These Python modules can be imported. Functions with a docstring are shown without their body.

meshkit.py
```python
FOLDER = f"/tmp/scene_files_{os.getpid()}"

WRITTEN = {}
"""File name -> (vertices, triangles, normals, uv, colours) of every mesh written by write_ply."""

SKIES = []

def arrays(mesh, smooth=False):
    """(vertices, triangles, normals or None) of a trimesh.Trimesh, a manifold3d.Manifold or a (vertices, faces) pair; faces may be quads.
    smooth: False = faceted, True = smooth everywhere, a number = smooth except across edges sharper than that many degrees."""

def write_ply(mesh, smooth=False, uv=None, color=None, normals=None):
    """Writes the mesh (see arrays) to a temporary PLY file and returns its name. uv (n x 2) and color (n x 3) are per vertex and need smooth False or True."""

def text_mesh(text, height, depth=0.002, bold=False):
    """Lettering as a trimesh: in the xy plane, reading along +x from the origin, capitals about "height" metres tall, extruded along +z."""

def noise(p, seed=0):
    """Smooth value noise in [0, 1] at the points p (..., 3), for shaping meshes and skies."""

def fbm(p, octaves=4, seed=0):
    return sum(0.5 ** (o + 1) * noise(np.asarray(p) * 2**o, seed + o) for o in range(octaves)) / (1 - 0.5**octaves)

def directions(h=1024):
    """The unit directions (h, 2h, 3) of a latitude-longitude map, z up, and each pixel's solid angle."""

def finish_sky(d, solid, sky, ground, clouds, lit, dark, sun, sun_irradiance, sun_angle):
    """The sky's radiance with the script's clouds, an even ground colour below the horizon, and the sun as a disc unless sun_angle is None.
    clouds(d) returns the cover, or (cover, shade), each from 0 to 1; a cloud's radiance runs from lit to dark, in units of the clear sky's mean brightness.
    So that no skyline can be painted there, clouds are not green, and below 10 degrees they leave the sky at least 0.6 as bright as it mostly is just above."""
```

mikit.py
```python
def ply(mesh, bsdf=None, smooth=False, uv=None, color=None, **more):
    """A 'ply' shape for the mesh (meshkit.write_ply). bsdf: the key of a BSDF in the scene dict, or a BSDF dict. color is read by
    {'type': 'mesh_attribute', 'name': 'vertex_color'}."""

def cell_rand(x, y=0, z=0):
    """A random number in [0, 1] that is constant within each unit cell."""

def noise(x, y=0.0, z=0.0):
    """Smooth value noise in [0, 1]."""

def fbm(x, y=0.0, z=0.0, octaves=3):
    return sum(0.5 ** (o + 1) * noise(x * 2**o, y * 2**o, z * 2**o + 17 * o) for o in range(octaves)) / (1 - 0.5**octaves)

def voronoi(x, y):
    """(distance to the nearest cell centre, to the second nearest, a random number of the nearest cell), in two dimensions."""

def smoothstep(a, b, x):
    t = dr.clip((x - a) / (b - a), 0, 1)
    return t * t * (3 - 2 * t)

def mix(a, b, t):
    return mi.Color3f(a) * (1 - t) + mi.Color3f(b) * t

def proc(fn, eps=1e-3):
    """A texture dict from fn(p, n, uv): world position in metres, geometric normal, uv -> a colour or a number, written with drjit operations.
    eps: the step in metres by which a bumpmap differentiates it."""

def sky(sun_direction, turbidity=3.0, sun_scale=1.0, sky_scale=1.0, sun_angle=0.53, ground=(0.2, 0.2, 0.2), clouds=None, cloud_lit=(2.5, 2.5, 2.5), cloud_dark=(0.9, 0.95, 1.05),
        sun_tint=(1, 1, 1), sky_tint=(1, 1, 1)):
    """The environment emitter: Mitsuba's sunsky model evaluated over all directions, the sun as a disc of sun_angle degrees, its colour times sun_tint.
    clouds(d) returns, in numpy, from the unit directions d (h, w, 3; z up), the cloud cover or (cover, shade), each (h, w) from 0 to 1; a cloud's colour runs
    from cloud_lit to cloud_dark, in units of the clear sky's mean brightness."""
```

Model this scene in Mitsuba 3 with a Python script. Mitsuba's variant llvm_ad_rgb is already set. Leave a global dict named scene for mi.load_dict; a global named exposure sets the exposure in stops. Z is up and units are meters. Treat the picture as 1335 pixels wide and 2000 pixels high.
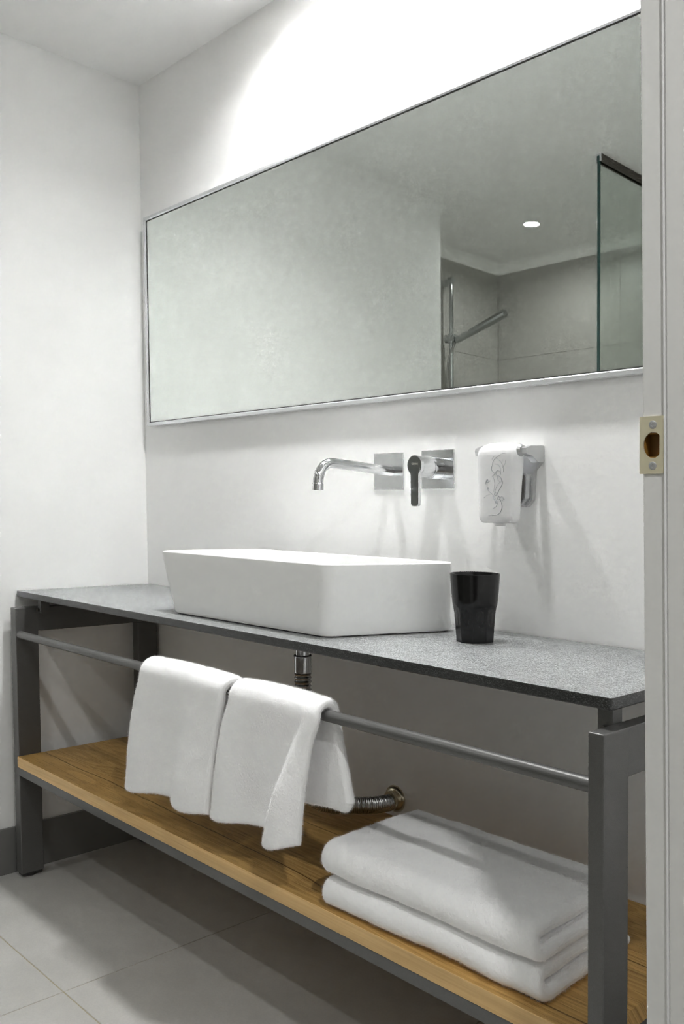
import math, json
import numpy as np, trimesh, manifold3d as m3, shapely.geometry as sg
import drjit as dr, mitsuba as mi
import mikit, meshkit
from mikit import noise, fbm, smoothstep, mix

TF = mi.ScalarTransform4f
scene, labels = {}, {}

# ------------------------------------------------------------------ camera
YAW, PIT, ROL, FOC = 0.7548, -0.0628, 0.0168, 1724.14
PPX, PPY = 850.33, 1108.45
EYE = np.array([2.7302, -1.4931, 1.1065])
_cy, _sy, _cp, _sp = math.cos(YAW), math.sin(YAW), math.cos(PIT), math.sin(PIT)
FWD = np.array([-_sy * _cp, _cy * _cp, _sp])
_r = np.array([_cy, _sy, 0.0]); _u = np.cross(_r, FWD)
UP = -math.sin(ROL) * _r + math.cos(ROL) * _u
scene['camera'] = {
    'type': 'perspective', 'fov_axis': 'x', 'fov': 2 * math.degrees(math.atan(667.5 / FOC)),
    'principal_point_offset_x': -(PPX - 667.5) / 1335.0, 'principal_point_offset_y': -(PPY - 1000.0) / 2000.0,
    'near_clip': 0.05, 'far_clip': 50.0,
    'to_world': TF().look_at(origin=EYE.tolist(), target=(EYE + FWD).tolist(), up=UP.tolist()),
}
# ------------------------------------------------------------------ light
exposure = 6.0
K = 1.0 / 64.0                       # lamps are given in display units; exposure undoes K
LAMP_LEFT = 420.0 * K
LAMP_VANITY = 740.0 * K              # two downlights over the vanity
LAMP_SHOWER = 520.0 * K
LAMP_HALL = 1500.0 * K
ZC = 2.4845                          # ceiling height
LAMPS_VANITY = [(0.92, -0.285), (1.55, -0.285)]
LAMP_SHOWER_AT = (0.147, -1.966)
LAMP_ROOM_AT = (1.80, -1.966)
LAMP_ROOM = 680.0 * K
LAMP_HALL_AT = (3.15, -1.30)
TINT = np.array([1.0, 1.0, 0.985])

T = 0.85                             # top of the stone counter
LEAN = -0.03                         # the whole room leans by this much per metre of height (as in the photograph)


# ------------------------------------------------------------------ helpers
def lean(m):
    v = np.array(m.vertices, float)
    v[:, 0] += LEAN * (v[:, 2] - T)
    return v, np.array(m.faces)


def numbered(key):
    if key not in USED:
        USED.add(key); return key
    n = 1
    while f'{key}_{n:03d}' in USED:
        n += 1
    USED.add(f'{key}_{n:03d}'); return f'{key}_{n:03d}'


USED = set()


def thing(name, label, cat, group=None):
    k = numbered(name)
    labels[k] = {'label': label, 'category': cat}
    if group: labels[k]['group'] = group
    return k


def put(name, mesh, bsdf, parent=None, smooth=False, label=None, cat=None, kind=None, group=None, key=None, color=None, **more):
    k = key or numbered(f'{parent}__{name}' if parent else name)
    if isinstance(mesh, (list, tuple)) and len(mesh) and isinstance(mesh[0], trimesh.Trimesh):
        mesh = trimesh.util.concatenate(list(mesh))
    v, f = lean(mesh)
    scene[k] = mikit.ply(trimesh.Trimesh(v, f, process=False), bsdf, smooth=smooth, color=color, **more)
    d = labels.get(k, {})
    if label: d['label'] = label
    if cat: d['category'] = cat
    if kind: d['kind'] = kind
    if group: d['group'] = group
    if d: labels[k] = d
    return k


def box(x0, x1, y0, y1, z0, z1):
    b = trimesh.creation.box((x1 - x0, y1 - y0, z1 - z0))
    b.apply_translation(((x0 + x1) / 2, (y0 + y1) / 2, (z0 + z1) / 2))
    return b


def rbox(x0, x1, y0, y1, z0, z1, r=0.002, n=2):
    """box with rounded edges (hull of corner octants)"""
    pts = []
    a = np.linspace(0, math.pi / 2, n + 1)
    for sx in (0, 1):
        for sy in (0, 1):
            for sz in (0, 1):
                cx = x1 - r if sx else x0 + r
                cy = y1 - r if sy else y0 + r
                cz = z1 - r if sz else z0 + r
                for t in a:
                    for p in a:
                        d = np.array([math.cos(t) * math.cos(p), math.sin(t) * math.cos(p), math.sin(p)])
                        pts.append([cx + r * d[0] * (1 if sx else -1), cy + r * d[1] * (1 if sy else -1), cz + r * d[2] * (1 if sz else -1)])
    return trimesh.convex.convex_hull(np.array(pts))


def loft(rings, cap0=True, cap1=True):
    """rings: list of (n,3) closed rings; returns a mesh"""
    R = np.array(rings); k, n = R.shape[:2]
    v = R.reshape(-1, 3); f = []
    i = np.arange(n); j = (i + 1) % n
    for a in range(k - 1):
        f.append(np.stack([a * n + i, a * n + j, (a + 1) * n + j], 1)); f.append(np.stack([a * n + i, (a + 1) * n + j, (a + 1) * n + i], 1))
    v = list(v)
    if cap0:
        v.append(R[0].mean(0)); c = len(v) - 1; f.append(np.stack([j, i, np.full(n, c)], 1))
    if cap1:
        v.append(R[-1].mean(0)); c = len(v) - 1; b = (k - 1) * n; f.append(np.stack([b + i, b + j, np.full(n, c)], 1))
    m = trimesh.Trimesh(np.array(v), np.vstack(f), process=False)
    if m.volume < 0: m.invert()
    return m


def lathe(profile, n=48, axis='z', origin=(0, 0, 0), caps=True):
    """profile: [(r, h)...]"""
    th = np.linspace(0, 2 * math.pi, n, endpoint=False)
    rings = []
    for r, h in profile:
        r = max(r, 1e-5)
        a, b, c = r * np.cos(th), r * np.sin(th), np.full(n, h)
        rings.append({'z': np.stack([a, b, c], 1), 'y': np.stack([a, c, b], 1), 'x': np.stack([c, a, b], 1)}[axis] + np.array(origin))
    return loft(rings, caps, caps)


def tube(path, r, n=24, caps=True):
    P = np.array(path, float); k = len(P)
    rad = np.full(k, r) if np.isscalar(r) else np.array(r)
    tg = np.gradient(P, axis=0); tg /= np.linalg.norm(tg, axis=1, keepdims=True)
    u = np.cross(tg[0], [0, 0, 1]) if abs(tg[0][2]) < 0.9 else np.cross(tg[0], [1, 0, 0])
    u /= np.linalg.norm(u)
    th = np.linspace(0, 2 * math.pi, n, endpoint=False); rings = []
    for q in range(k):
        u = u - tg[q] * (u @ tg[q]); u /= np.linalg.norm(u); w = np.cross(tg[q], u)
        rings.append(P[q] + rad[q] * (np.cos(th)[:, None] * u + np.sin(th)[:, None] * w))
    return loft(rings, caps, caps)


def bez(pts, n=24):
    """Catmull-Rom through pts"""
    P = np.array(pts, float); P = np.vstack([2 * P[0] - P[1], P, 2 * P[-1] - P[-2]]); out = []
    for i in range(1, len(P) - 2):
        for t in np.linspace(0, 1, n, endpoint=False):
            a, b, c, d = P[i - 1], P[i], P[i + 1], P[i + 2]
            out.append(0.5 * (2 * b + (c - a) * t + (2 * a - 5 * b + 4 * c - d) * t * t + (3 * b - a - 3 * c + d) * t ** 3))
    out.append(P[-2]); return np.array(out)


def rquad(corners, r, n=8):
    """rounded quadrilateral outline (counter-clockwise corners, 2-D)"""
    C = np.array(corners, float); out = []
    for i in range(4):
        p, a, b = C[i], C[i - 1], C[(i + 1) % 4]
        u = (a - p) / np.linalg.norm(a - p); w = (b - p) / np.linalg.norm(b - p)
        ang = math.acos(np.clip(u @ w, -1, 1)); d = r / math.tan(ang / 2)
        bis = (u + w) / np.linalg.norm(u + w); cc = p + bis * r / math.sin(ang / 2)
        s, e = p + u * d - cc, p + w * d - cc
        t0, t1 = math.atan2(s[1], s[0]), math.atan2(e[1], e[0])
        while t1 < t0: t1 += 2 * math.pi
        for t in np.linspace(t0, t1, n): out.append(cc + r * np.array([math.cos(t), math.sin(t)]))
    return np.array(out)


def lift(o, z): return np.column_stack([o, np.full(len(o), z)])


def extrude(poly, z0, z1):
    m = trimesh.creation.extrude_polygon(poly, z1 - z0, engine='earcut'); m.apply_translation((0, 0, z0)); return m


# ------------------------------------------------------------------ materials
def diffuse(name, rgb): scene[name] = {'type': 'twosided', 'bsdf': {'type': 'diffuse', 'reflectance': {'type': 'rgb', 'value': list(rgb)}}}
def principled(name, rgb, rough=0.5, **k):
    c = rgb if isinstance(rgb, dict) else {'type': 'rgb', 'value': list(rgb)}
    scene[name] = {'type': 'twosided', 'bsdf': {'type': 'principled', 'base_color': c, 'roughness': rough, **k}}


def plaster(p, n, uv):
    return fbm(p.x * 130, p.y * 130, p.z * 130, octaves=2)


scene['mat_wall'] = {'type': 'twosided', 'bsdf': {'type': 'bumpmap', 'arbitrary': mikit.proc(plaster, eps=8e-4), 'scale': 0.0003,
                     'bsdf': {'type': 'diffuse', 'reflectance': {'type': 'rgb', 'value': [0.85, 0.85, 0.845]}}}}
diffuse('mat_ceiling', (0.83, 0.83, 0.825))
diffuse('mat_reflector', (0.30, 0.30, 0.30))
diffuse('mat_hall', (0.45, 0.44, 0.43))
diffuse('mat_grout', (0.30, 0.27, 0.20))


def floor_col(p, n, uv):
    c = fbm(p.x * 9, p.y * 9, 1.0, octaves=3)
    d = noise(p.x * 420, p.y * 420)
    return mix((0.38, 0.375, 0.36), (0.44, 0.435, 0.42), c) * (0.965 + 0.07 * d)


principled('mat_floor', mikit.proc(floor_col), 0.22, specular=0.5)
principled('mat_baseboard', (0.15, 0.15, 0.146), 0.35, specular=0.4)


def shower_tile(p, n, uv):
    c = fbm(p.x * 5 + 3, p.y * 5, p.z * 5, octaves=4)
    return mix((0.33, 0.325, 0.30), (0.41, 0.405, 0.385), c)


principled('mat_shower_tile', mikit.proc(shower_tile), 0.35, specular=0.4)


def granite(p, n, uv):
    a = noise(p.x * 1050, p.y * 1050, p.z * 1050)
    b = noise(p.x * 520 + 7, p.y * 520, p.z * 520 + 3)
    c = fbm(p.x * 60, p.y * 60, p.z * 60, octaves=2)
    e = 0.018 + 0.085 * smoothstep(0.55, 0.95, a) + 0.035 * smoothstep(0.5, 0.9, b)                            # polished edge
    t = 0.115 + 0.15 * smoothstep(0.35, 0.9, a) + 0.10 * smoothstep(0.4, 0.9, b) - 0.05 * smoothstep(0.5, 0.2, b) + 0.05 * (c - 0.5)   # flamed top
    g = dr.select(n.z > 0.8, t, e)
    return mi.Color3f(g * 0.97, g * 1.0, g * 1.015)


principled('mat_granite', mikit.proc(granite), 0.36, specular=0.6)


def steel_col(p, n, uv):
    d = noise(p.x * 900, p.y * 900, p.z * 900)
    e = fbm(p.x * 14, p.y * 14, p.z * 5, octaves=2)
    return mi.Color3f(0.115, 0.1145, 0.113) * (0.86 + 0.2 * d + 0.12 * e)


principled('mat_steel', mikit.proc(steel_col), 0.38, metallic=0.45, specular=0.5)
principled('mat_black_rubber', (0.02, 0.02, 0.02), 0.6)


def oak(p, n, uv):
    # boards of the laminate run along x
    strip = dr.floor((p.y + 0.6) / 0.118)
    r0 = mikit.cell_rand(strip, 3.0)
    y = p.y + p.z * 0.7 + r0 * 3.0
    x = p.x + r0 * 5.0
    w = fbm(x * 1.3, y * 9.0, 2.0 + r0 * 9, octaves=3)
    rings = w * 17.0 + y * 30.0
    fr = rings - dr.floor(rings)
    band = smoothstep(0.0, 0.75, fr) * (1 - smoothstep(0.86, 1.0, fr))
    fine = fbm(x * 9.0, y * 420.0, 1.0, octaves=2)
    pores = smoothstep(0.66, 0.86, noise(x * 22.0, y * 900.0, 5.0))
    big = fbm(x * 0.9 + 4, y * 4.0, 8.0, octaves=2)
    c = mix((0.52, 0.325, 0.115), (0.37, 0.205, 0.060), band * 0.55 + 0.35 * fine)
    c = c * (0.78 + 0.38 * big)
    c = mix(c, mi.Color3f(0.19, 0.09, 0.025), pores * 0.45)
    yc = -0.394 - 0.040 * smoothstep(1.1, 1.75, p.x) + 0.010 * noise(p.x * 3.6, 3.3) + 0.004 * noise(p.x * 22, 1.0)
    crack = (1 - smoothstep(0.0007, 0.0024, dr.abs(p.y - yc))) * smoothstep(0.25, 0.40, noise(p.x * 3.1, 9.0))
    yc2 = -0.203 - 0.032 * (p.x - 1.1) + 0.012 * noise(p.x * 2.6, 7.7) + 0.004 * noise(p.x * 19, 4.0)
    crack2 = (1 - smoothstep(0.0006, 0.0020, dr.abs(p.y - yc2))) * smoothstep(0.30, 0.42, noise(p.x * 2.7, 2.0))
    return mix(c, mi.Color3f(0.10, 0.045, 0.012), dr.maximum(crack, crack2) * 0.85)


principled('mat_oak', mikit.proc(oak), 0.48, specular=0.35)


def oak_edge(p, n, uv):
    fine = fbm(p.x * 10.0, p.z * 320.0, p.y * 320.0, octaves=2)
    big = fbm(p.x * 2.2, p.z * 30.0, 1.0, octaves=2)
    c = mix((0.70, 0.48, 0.23), (0.55, 0.34, 0.135), fine)
    return c * (0.82 + 0.36 * big)


principled('mat_oak_edge', mikit.proc(oak_edge), 0.45, specular=0.35)
scene['mat_ceramic'] = {'type': 'twosided', 'bsdf': {'type': 'roughplastic', 'alpha': 0.04, 'diffuse_reflectance': {'type': 'rgb', 'value': [0.84, 0.845, 0.84]}}}
scene['mat_white_plastic'] = {'type': 'twosided', 'bsdf': {'type': 'roughplastic', 'alpha': 0.09, 'diffuse_reflectance': {'type': 'rgb', 'value': [0.86, 0.86, 0.87]}}}
scene['mat_black_gloss'] = {'type': 'twosided', 'bsdf': {'type': 'roughplastic', 'alpha': 0.02, 'int_ior': 1.46, 'diffuse_reflectance': {'type': 'rgb', 'value': [0.002, 0.002, 0.0025]}}}
scene['mat_chrome'] = {'type': 'twosided', 'bsdf': {'type': 'roughconductor', 'alpha': 0.025, 'material': 'none', 'specular_reflectance': {'type': 'rgb', 'value': [0.76, 0.775, 0.79]}}}
principled('mat_satin_chrome', (0.56, 0.565, 0.57), 0.27, metallic=0.75, specular=0.6)
principled('mat_aluminium', (0.66, 0.67, 0.685), 0.35, metallic=0.6, specular=0.6)
scene['mat_mirror'] = {'type': 'conductor', 'material': 'none', 'specular_reflectance': {'type': 'rgb', 'value': [0.865, 0.905, 0.88]}}
principled('mat_mirror_back', (0.12, 0.12, 0.12), 0.6)
principled('mat_brass', (0.86, 0.80, 0.60), 0.36, metallic=0.75)
scene['mat_hose'] = {'type': 'twosided', 'bsdf': {'type': 'roughconductor', 'alpha': 0.12, 'material': 'none', 'specular_reflectance': {'type': 'rgb', 'value': [0.55, 0.55, 0.54]}}}
scene['mat_dark_chrome'] = {'type': 'twosided', 'bsdf': {'type': 'roughconductor', 'alpha': 0.03, 'material': 'none', 'specular_reflectance': {'type': 'rgb', 'value': [0.20, 0.21, 0.20]}}}
principled('mat_old_chrome', (0.62, 0.56, 0.42), 0.14, metallic=1.0)
principled('mat_bronze', (0.06, 0.05, 0.04), 0.4, metallic=0.4)
scene['mat_shower_chrome'] = {'type': 'twosided', 'bsdf': {'type': 'roughconductor', 'alpha': 0.05, 'material': 'none', 'specular_reflectance': {'type': 'rgb', 'value': [0.50, 0.52, 0.52]}}}
principled('mat_dark_metal', (0.10, 0.095, 0.09), 0.3, metallic=0.7)
principled('mat_ink', (0.33, 0.34, 0.36), 0.6)
principled('mat_smoke_plastic', (0.17, 0.165, 0.155), 0.18, specular=0.6)
principled('mat_frame_paint', (0.64, 0.637, 0.625), 0.45, specular=0.35)
principled('mat_seal', (0.74, 0.74, 0.75), 0.5)
principled('mat_brown_wood', (0.20, 0.10, 0.015), 0.5)
principled('mat_etch', (0.38, 0.36, 0.33), 0.5)
scene['mat_pane'] = {'type': 'thindielectric', 'specular_transmittance': {'type': 'rgb', 'value': [0.80, 0.86, 0.82]}}
principled('mat_glass_edge', (0.012, 0.05, 0.045), 0.15, specular=0.6)


def terry(p, n, uv):
    return fbm(p.x * 760, p.y * 760, p.z * 760, octaves=2)


scene['mat_towel'] = {'type': 'twosided', 'bsdf': {'type': 'bumpmap', 'arbitrary': mikit.proc(terry, eps=6e-4), 'scale': 0.0008,
                      'bsdf': {'type': 'diffuse', 'reflectance': {'type': 'rgb', 'value': [0.92, 0.92, 0.925]}}}}
diffuse('mat_loop', (0.55, 0.56, 0.56))
diffuse('mat_pile', (0.93, 0.93, 0.935))
diffuse('mat_cornice', (0.90, 0.90, 0.89))
diffuse('mat_tile_grout', (0.34, 0.335, 0.32))

# ------------------------------------------------------------------ the room
YL = -1.487          # the left wall ends here, the shower niche begins
XA = -0.455          # left wall of the niche
YR = -2.450          # rear wall
XR = 2.292           # right wall (with the door opening)
YD0, YD1 = -0.69, -1.62   # door opening


def struct(name, mesh, m, **k): return put(name, mesh, m, kind='structure', **k)


struct('wall_back', box(-0.6, 2.44, 0.0, 0.12, 0, 2.60), 'mat_wall')
struct('wall_left', box(XA, 0.0, YL, 0.0, 0, 2.60), 'mat_wall')
struct('wall_right', [box(XR, 2.42, YD0, 0.0, 0, 2.60), box(XR, 2.42, YR, YD1, 0, 2.60), box(XR, 2.42, YD1, YD0, 2.12, 2.60)], 'mat_wall')
wsl = struct('wall_shower_left', box(XA - 0.12, XA - 0.008, YR - 0.12, YL, 0, 2.60), 'mat_tile_grout')
wsr = struct('wall_shower_rear', box(XA - 0.12, 2.42, YR - 0.12, YR - 0.008, 0, 2.60), 'mat_tile_grout')


def tiles(parent, axis, at, a_edges, z_edges, mat, gap=0.0013, th=0.0085):
    for a0, a1 in zip(a_edges[:-1], a_edges[1:]):
        for z0, z1 in zip(z_edges[:-1], z_edges[1:]):
            if axis == 'x': m = rbox(at - th, at, a0 + gap / 2, a1 - gap / 2, z0 + gap / 2, z1 - gap / 2, 0.0008, 1)
            elif axis == 'y': m = rbox(a0 + gap / 2, a1 - gap / 2, at - th, at, z0 + gap / 2, z1 - gap / 2, 0.0008, 1)
            else: m = rbox(a0 + gap / 2, a1 - gap / 2, z0 + gap / 2, z1 - gap / 2, at - th, at, 0.001, 1)
            put('tile', m, mat, parent)


ZT = [0.16, 0.76, 1.36, 1.966, 2.4845]
tiles(wsl, 'x', XA, [YR, -2.162, YL], [0.0] + ZT, 'mat_shower_tile')
tiles(wsr, 'y', YR, [XA, 0.335, 1.125, 1.915, XR], [0.0] + ZT, 'mat_shower_tile')
struct('ceiling', [box(-0.6, 4.1, -3.2, 0.12, ZC + 0.06, ZC + 0.2)] +
       [extrude(sg.box(-0.6, -3.2, 4.1, 0.12).difference(sg.MultiPolygon([sg.Point(*q).buffer(r, 24) for q, r in [(LAMPS_VANITY[0], 0.072), (LAMPS_VANITY[1], 0.056), (LAMP_SHOWER_AT, 0.038), (LAMP_HALL_AT, 0.046), (LAMP_ROOM_AT, 0.038)]])), ZC, ZC + 0.06)], 'mat_ceiling')
fl = struct('floor', box(-0.6, 4.1, -3.2, 0.12, -0.12, -0.0015), 'mat_grout')
XT = [XA, 0.013 - 0.001, 0.763, 1.513, 2.263, 3.013, 3.763]
tiles(fl, 'z', 0.0, [0.0, 0.763, 1.513, 2.263, 3.013, 3.763], [-2.1436, -1.3936, -0.6436, 0.0], 'mat_floor', gap=0.0028, th=0.008)
struct('wall_hall_rear', box(2.42, 4.1, -3.2, -3.1, 0, 2.6), 'mat_hall')
struct('wall_hall_side', box(4.0, 4.1, -3.1, 0.12, 0, 2.6), 'mat_hall')
struct('wall_hall_front', box(2.42, 4.1, 0.0, 0.12, 0, 2.6), 'mat_hall')
struct('baseboard_left', rbox(0.0, 0.011, YL, -0.0115, 0.0, 0.1377, 0.0015, 1), 'mat_baseboard')
struct('baseboard_back', rbox(0.0, XR, -0.011, 0.0, 0.0, 0.1377, 0.0015, 1), 'mat_baseboard')


def cornice(x0, y0, x1, y1, nx, ny):
    """cove profile swept along a wall-ceiling corner; (nx, ny) points into the room"""
    prof = [(0.0, 0.047), (0.007, 0.047), (0.008, 0.040)] + [(0.008 + 0.032 * (1 - math.cos(t)), 0.040 - 0.032 * math.sin(t)) for t in np.linspace(0.1, math.pi / 2, 7)] + [(0.047, 0.008), (0.047, 0.0), (0.0, 0.0)]
    rings = []
    for (x, y) in ((x0, y0), (x1, y1)):
        rings.append(np.array([[x + nx * a, y + ny * a, ZC - b] for a, b in prof]))
    return loft(rings)


struct('trim_1', cornice(XA, YL, XA, YR, 1, 0), 'mat_cornice', smooth=40)
struct('trim_2', cornice(XA, YR, XR, YR, 0, 1), 'mat_cornice', smooth=40)
struct('trim_3', cornice(XA, YL, 0.0, YL, 0, -1), 'mat_cornice', smooth=40)

# door frame with the strike plate
d1 = 'door_1'; USED.add(d1); labels[d1] = {'kind': 'structure', 'label': 'pale grey painted door frame at the right edge of the picture'}
XJ, YJ = 2.2834, -0.710


def plumb(m):
    m = m.copy(); v = np.array(m.vertices); v[:, 0] += -0.0125 * (v[:, 2] - 1.15); m.vertices = v; return m


def cut(a, b):
    A = m3.Manifold(m3.Mesh(np.array(a.vertices, np.float32), np.array(a.faces, np.uint32)))
    B = m3.Manifold(m3.Mesh(np.array(b.vertices, np.float32), np.array(b.faces, np.uint32)))
    m = (A - B).to_mesh(); return trimesh.Trimesh(m.vert_properties[:, :3], m.tri_verts)


jamb = cut(rbox(XJ, 2.42, YJ, YD0, 0.0, 2.14, 0.0012, 2), rbox(2.2840, 2.3035 - 0.0005, YJ - 0.002, YJ + 0.014, 1.163, 1.1885, 0.003, 2))
put('jamb', plumb(jamb), 'mat_frame_paint', d1, smooth=30)
put('seal', plumb(rbox(2.3078, 2.3122, YJ - 0.0035, YJ, 0.0, 2.12, 0.0012, 2)), 'mat_seal', d1, smooth=30)
put('stop', plumb(rbox(2.3128, 2.42, YJ - 0.006, YJ, 0.0, 2.12, 0.0015, 2)), 'mat_frame_paint', d1, smooth=30)
put('jamb', box(XJ, 2.42, YD1, YD1 + 0.02, 0.0, 2.12), 'mat_frame_paint', d1)
put('head', box(XJ, 2.42, YD1 + 0.02, YJ, 2.10, 2.12), 'mat_frame_paint', d1)
from shapely import affinity
hole = affinity.scale(sg.Point(2.2950, 1.1758).buffer(1.0, 24), 0.0104, 0.0128).intersection(sg.box(2.28, 1.16, 2.3022, 1.19))
plate = sg.box(2.2803, 1.1477, 2.3068, 1.2040).buffer(-0.001).buffer(0.001).difference(hole)
mp = extrude(plate, 0, 0.0014)
v = np.array(mp.vertices); mp = trimesh.Trimesh(np.column_stack([v[:, 0], YJ - 0.0016 + (0.0014 - v[:, 2]), v[:, 1]]), mp.faces[:, ::-1]); mp.fix_normals()
sp = put('strike_plate', mp, 'mat_brass', d1, label='pale brass strike plate with a D-shaped latch hole')
put('latch_pocket', [box(2.2842, 2.3028, YJ + 0.0125, YJ + 0.0138, 1.1635, 1.188), box(2.2842, 2.2850, YJ, YJ + 0.013, 1.1635, 1.188), box(2.3020, 2.3028, YJ, YJ + 0.013, 1.1635, 1.188),
                     box(2.2842, 2.3028, YJ, YJ + 0.013, 1.1635, 1.1645), box(2.2842, 2.3028, YJ, YJ + 0.013, 1.187, 1.188)], 'mat_brown_wood', sp, label='brown wooden latch pocket behind the plate')
for zz in (1.1956, 1.1555):
    s = lathe([(0.0041, 0.0), (0.0041, 0.0006), (0.0034, 0.0010), (0.0019, 0.0010), (0.0015, 0.0001), (0.0, 0.0001)], 24, 'y', (0, 0, 0))
    s.vertices[:, 1] *= -1; s.invert(); s.apply_translation((2.2951, YJ - 0.0016, zz)); s.fix_normals()
    put('screw', s, 'mat_satin_chrome', sp, smooth=30)

# ------------------------------------------------------------------ lamps
def downlight(x, y, power, label, r_em=0.028, r_in=0.042, r_out=0.052, depth=0.030):
    t = thing('downlight', label, 'ceiling lamp', 'recessed ceiling lights')
    prof = [(r_in, 0.0), (r_in + 0.002, -0.004), (r_out - 0.002, -0.004), (r_out, -0.0005), (r_in + 0.0005, 0.0)]
    ring = lathe(prof + [prof[0]], 40, 'z', (x, y, ZC), False)
    put('ring', ring, 'mat_frame_paint', t, smooth=40)
    th = np.linspace(0, 2 * math.pi, 40, endpoint=False)
    cone = [np.stack([x + r * np.cos(th), y + r * np.sin(th), np.full(40, z)], 1) for r, z in ((r_in, ZC), (r_em, ZC + depth))]
    m = loft(cone, False, False)
    put('reflector', m, 'mat_reflector', t, smooth=True)
    dsk = trimesh.Trimesh(np.vstack([np.column_stack([x + r_em * np.cos(th), y + r_em * np.sin(th), np.full(40, ZC + depth)]), [[x, y, ZC + depth]]]),
                          [((i + 1) % 40, i, 40) for i in range(40)], process=False)     # faces down
    k = put('lamp', dsk, 'mat_white_plastic', t)
    scene[k]['emitter'] = {'type': 'area', 'radiance': {'type': 'rgb', 'value': (power * TINT).tolist()}}
    return t


downlight(*LAMP_SHOWER_AT, LAMP_SHOWER, 'small round recessed ceiling light shining in the shower, seen in the mirror', 0.030, 0.036, 0.044, 0.006)
downlight(*LAMPS_VANITY[0], LAMP_LEFT, 'recessed ceiling light over the left part of the vanity, outside the frame', 0.066, 0.069, 0.082, 0.044)
downlight(*LAMPS_VANITY[1], LAMP_VANITY, 'recessed ceiling light over the right part of the vanity, outside the frame', 0.050, 0.054, 0.066, 0.036)
downlight(*LAMP_ROOM_AT, LAMP_ROOM, 'recessed ceiling light beside the glass shower screen, outside the frame', 0.030, 0.036, 0.044, 0.006)
downlight(*LAMP_HALL_AT, LAMP_HALL, 'recessed ceiling light in the hall outside the door', 0.040, 0.044, 0.054, 0.006)

# ------------------------------------------------------------------ vanity frame
vf = thing('vanity_frame', 'grey painted steel vanity frame with square legs and a round towel bar in front', 'vanity frame')
ZB0, ZB1 = 0.733, 0.805
LX0, LX1, RX0, RX1 = 0.0375, 0.0743, 2.0551, 2.0815
YF, YBK = -0.4625, -0.397


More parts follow.
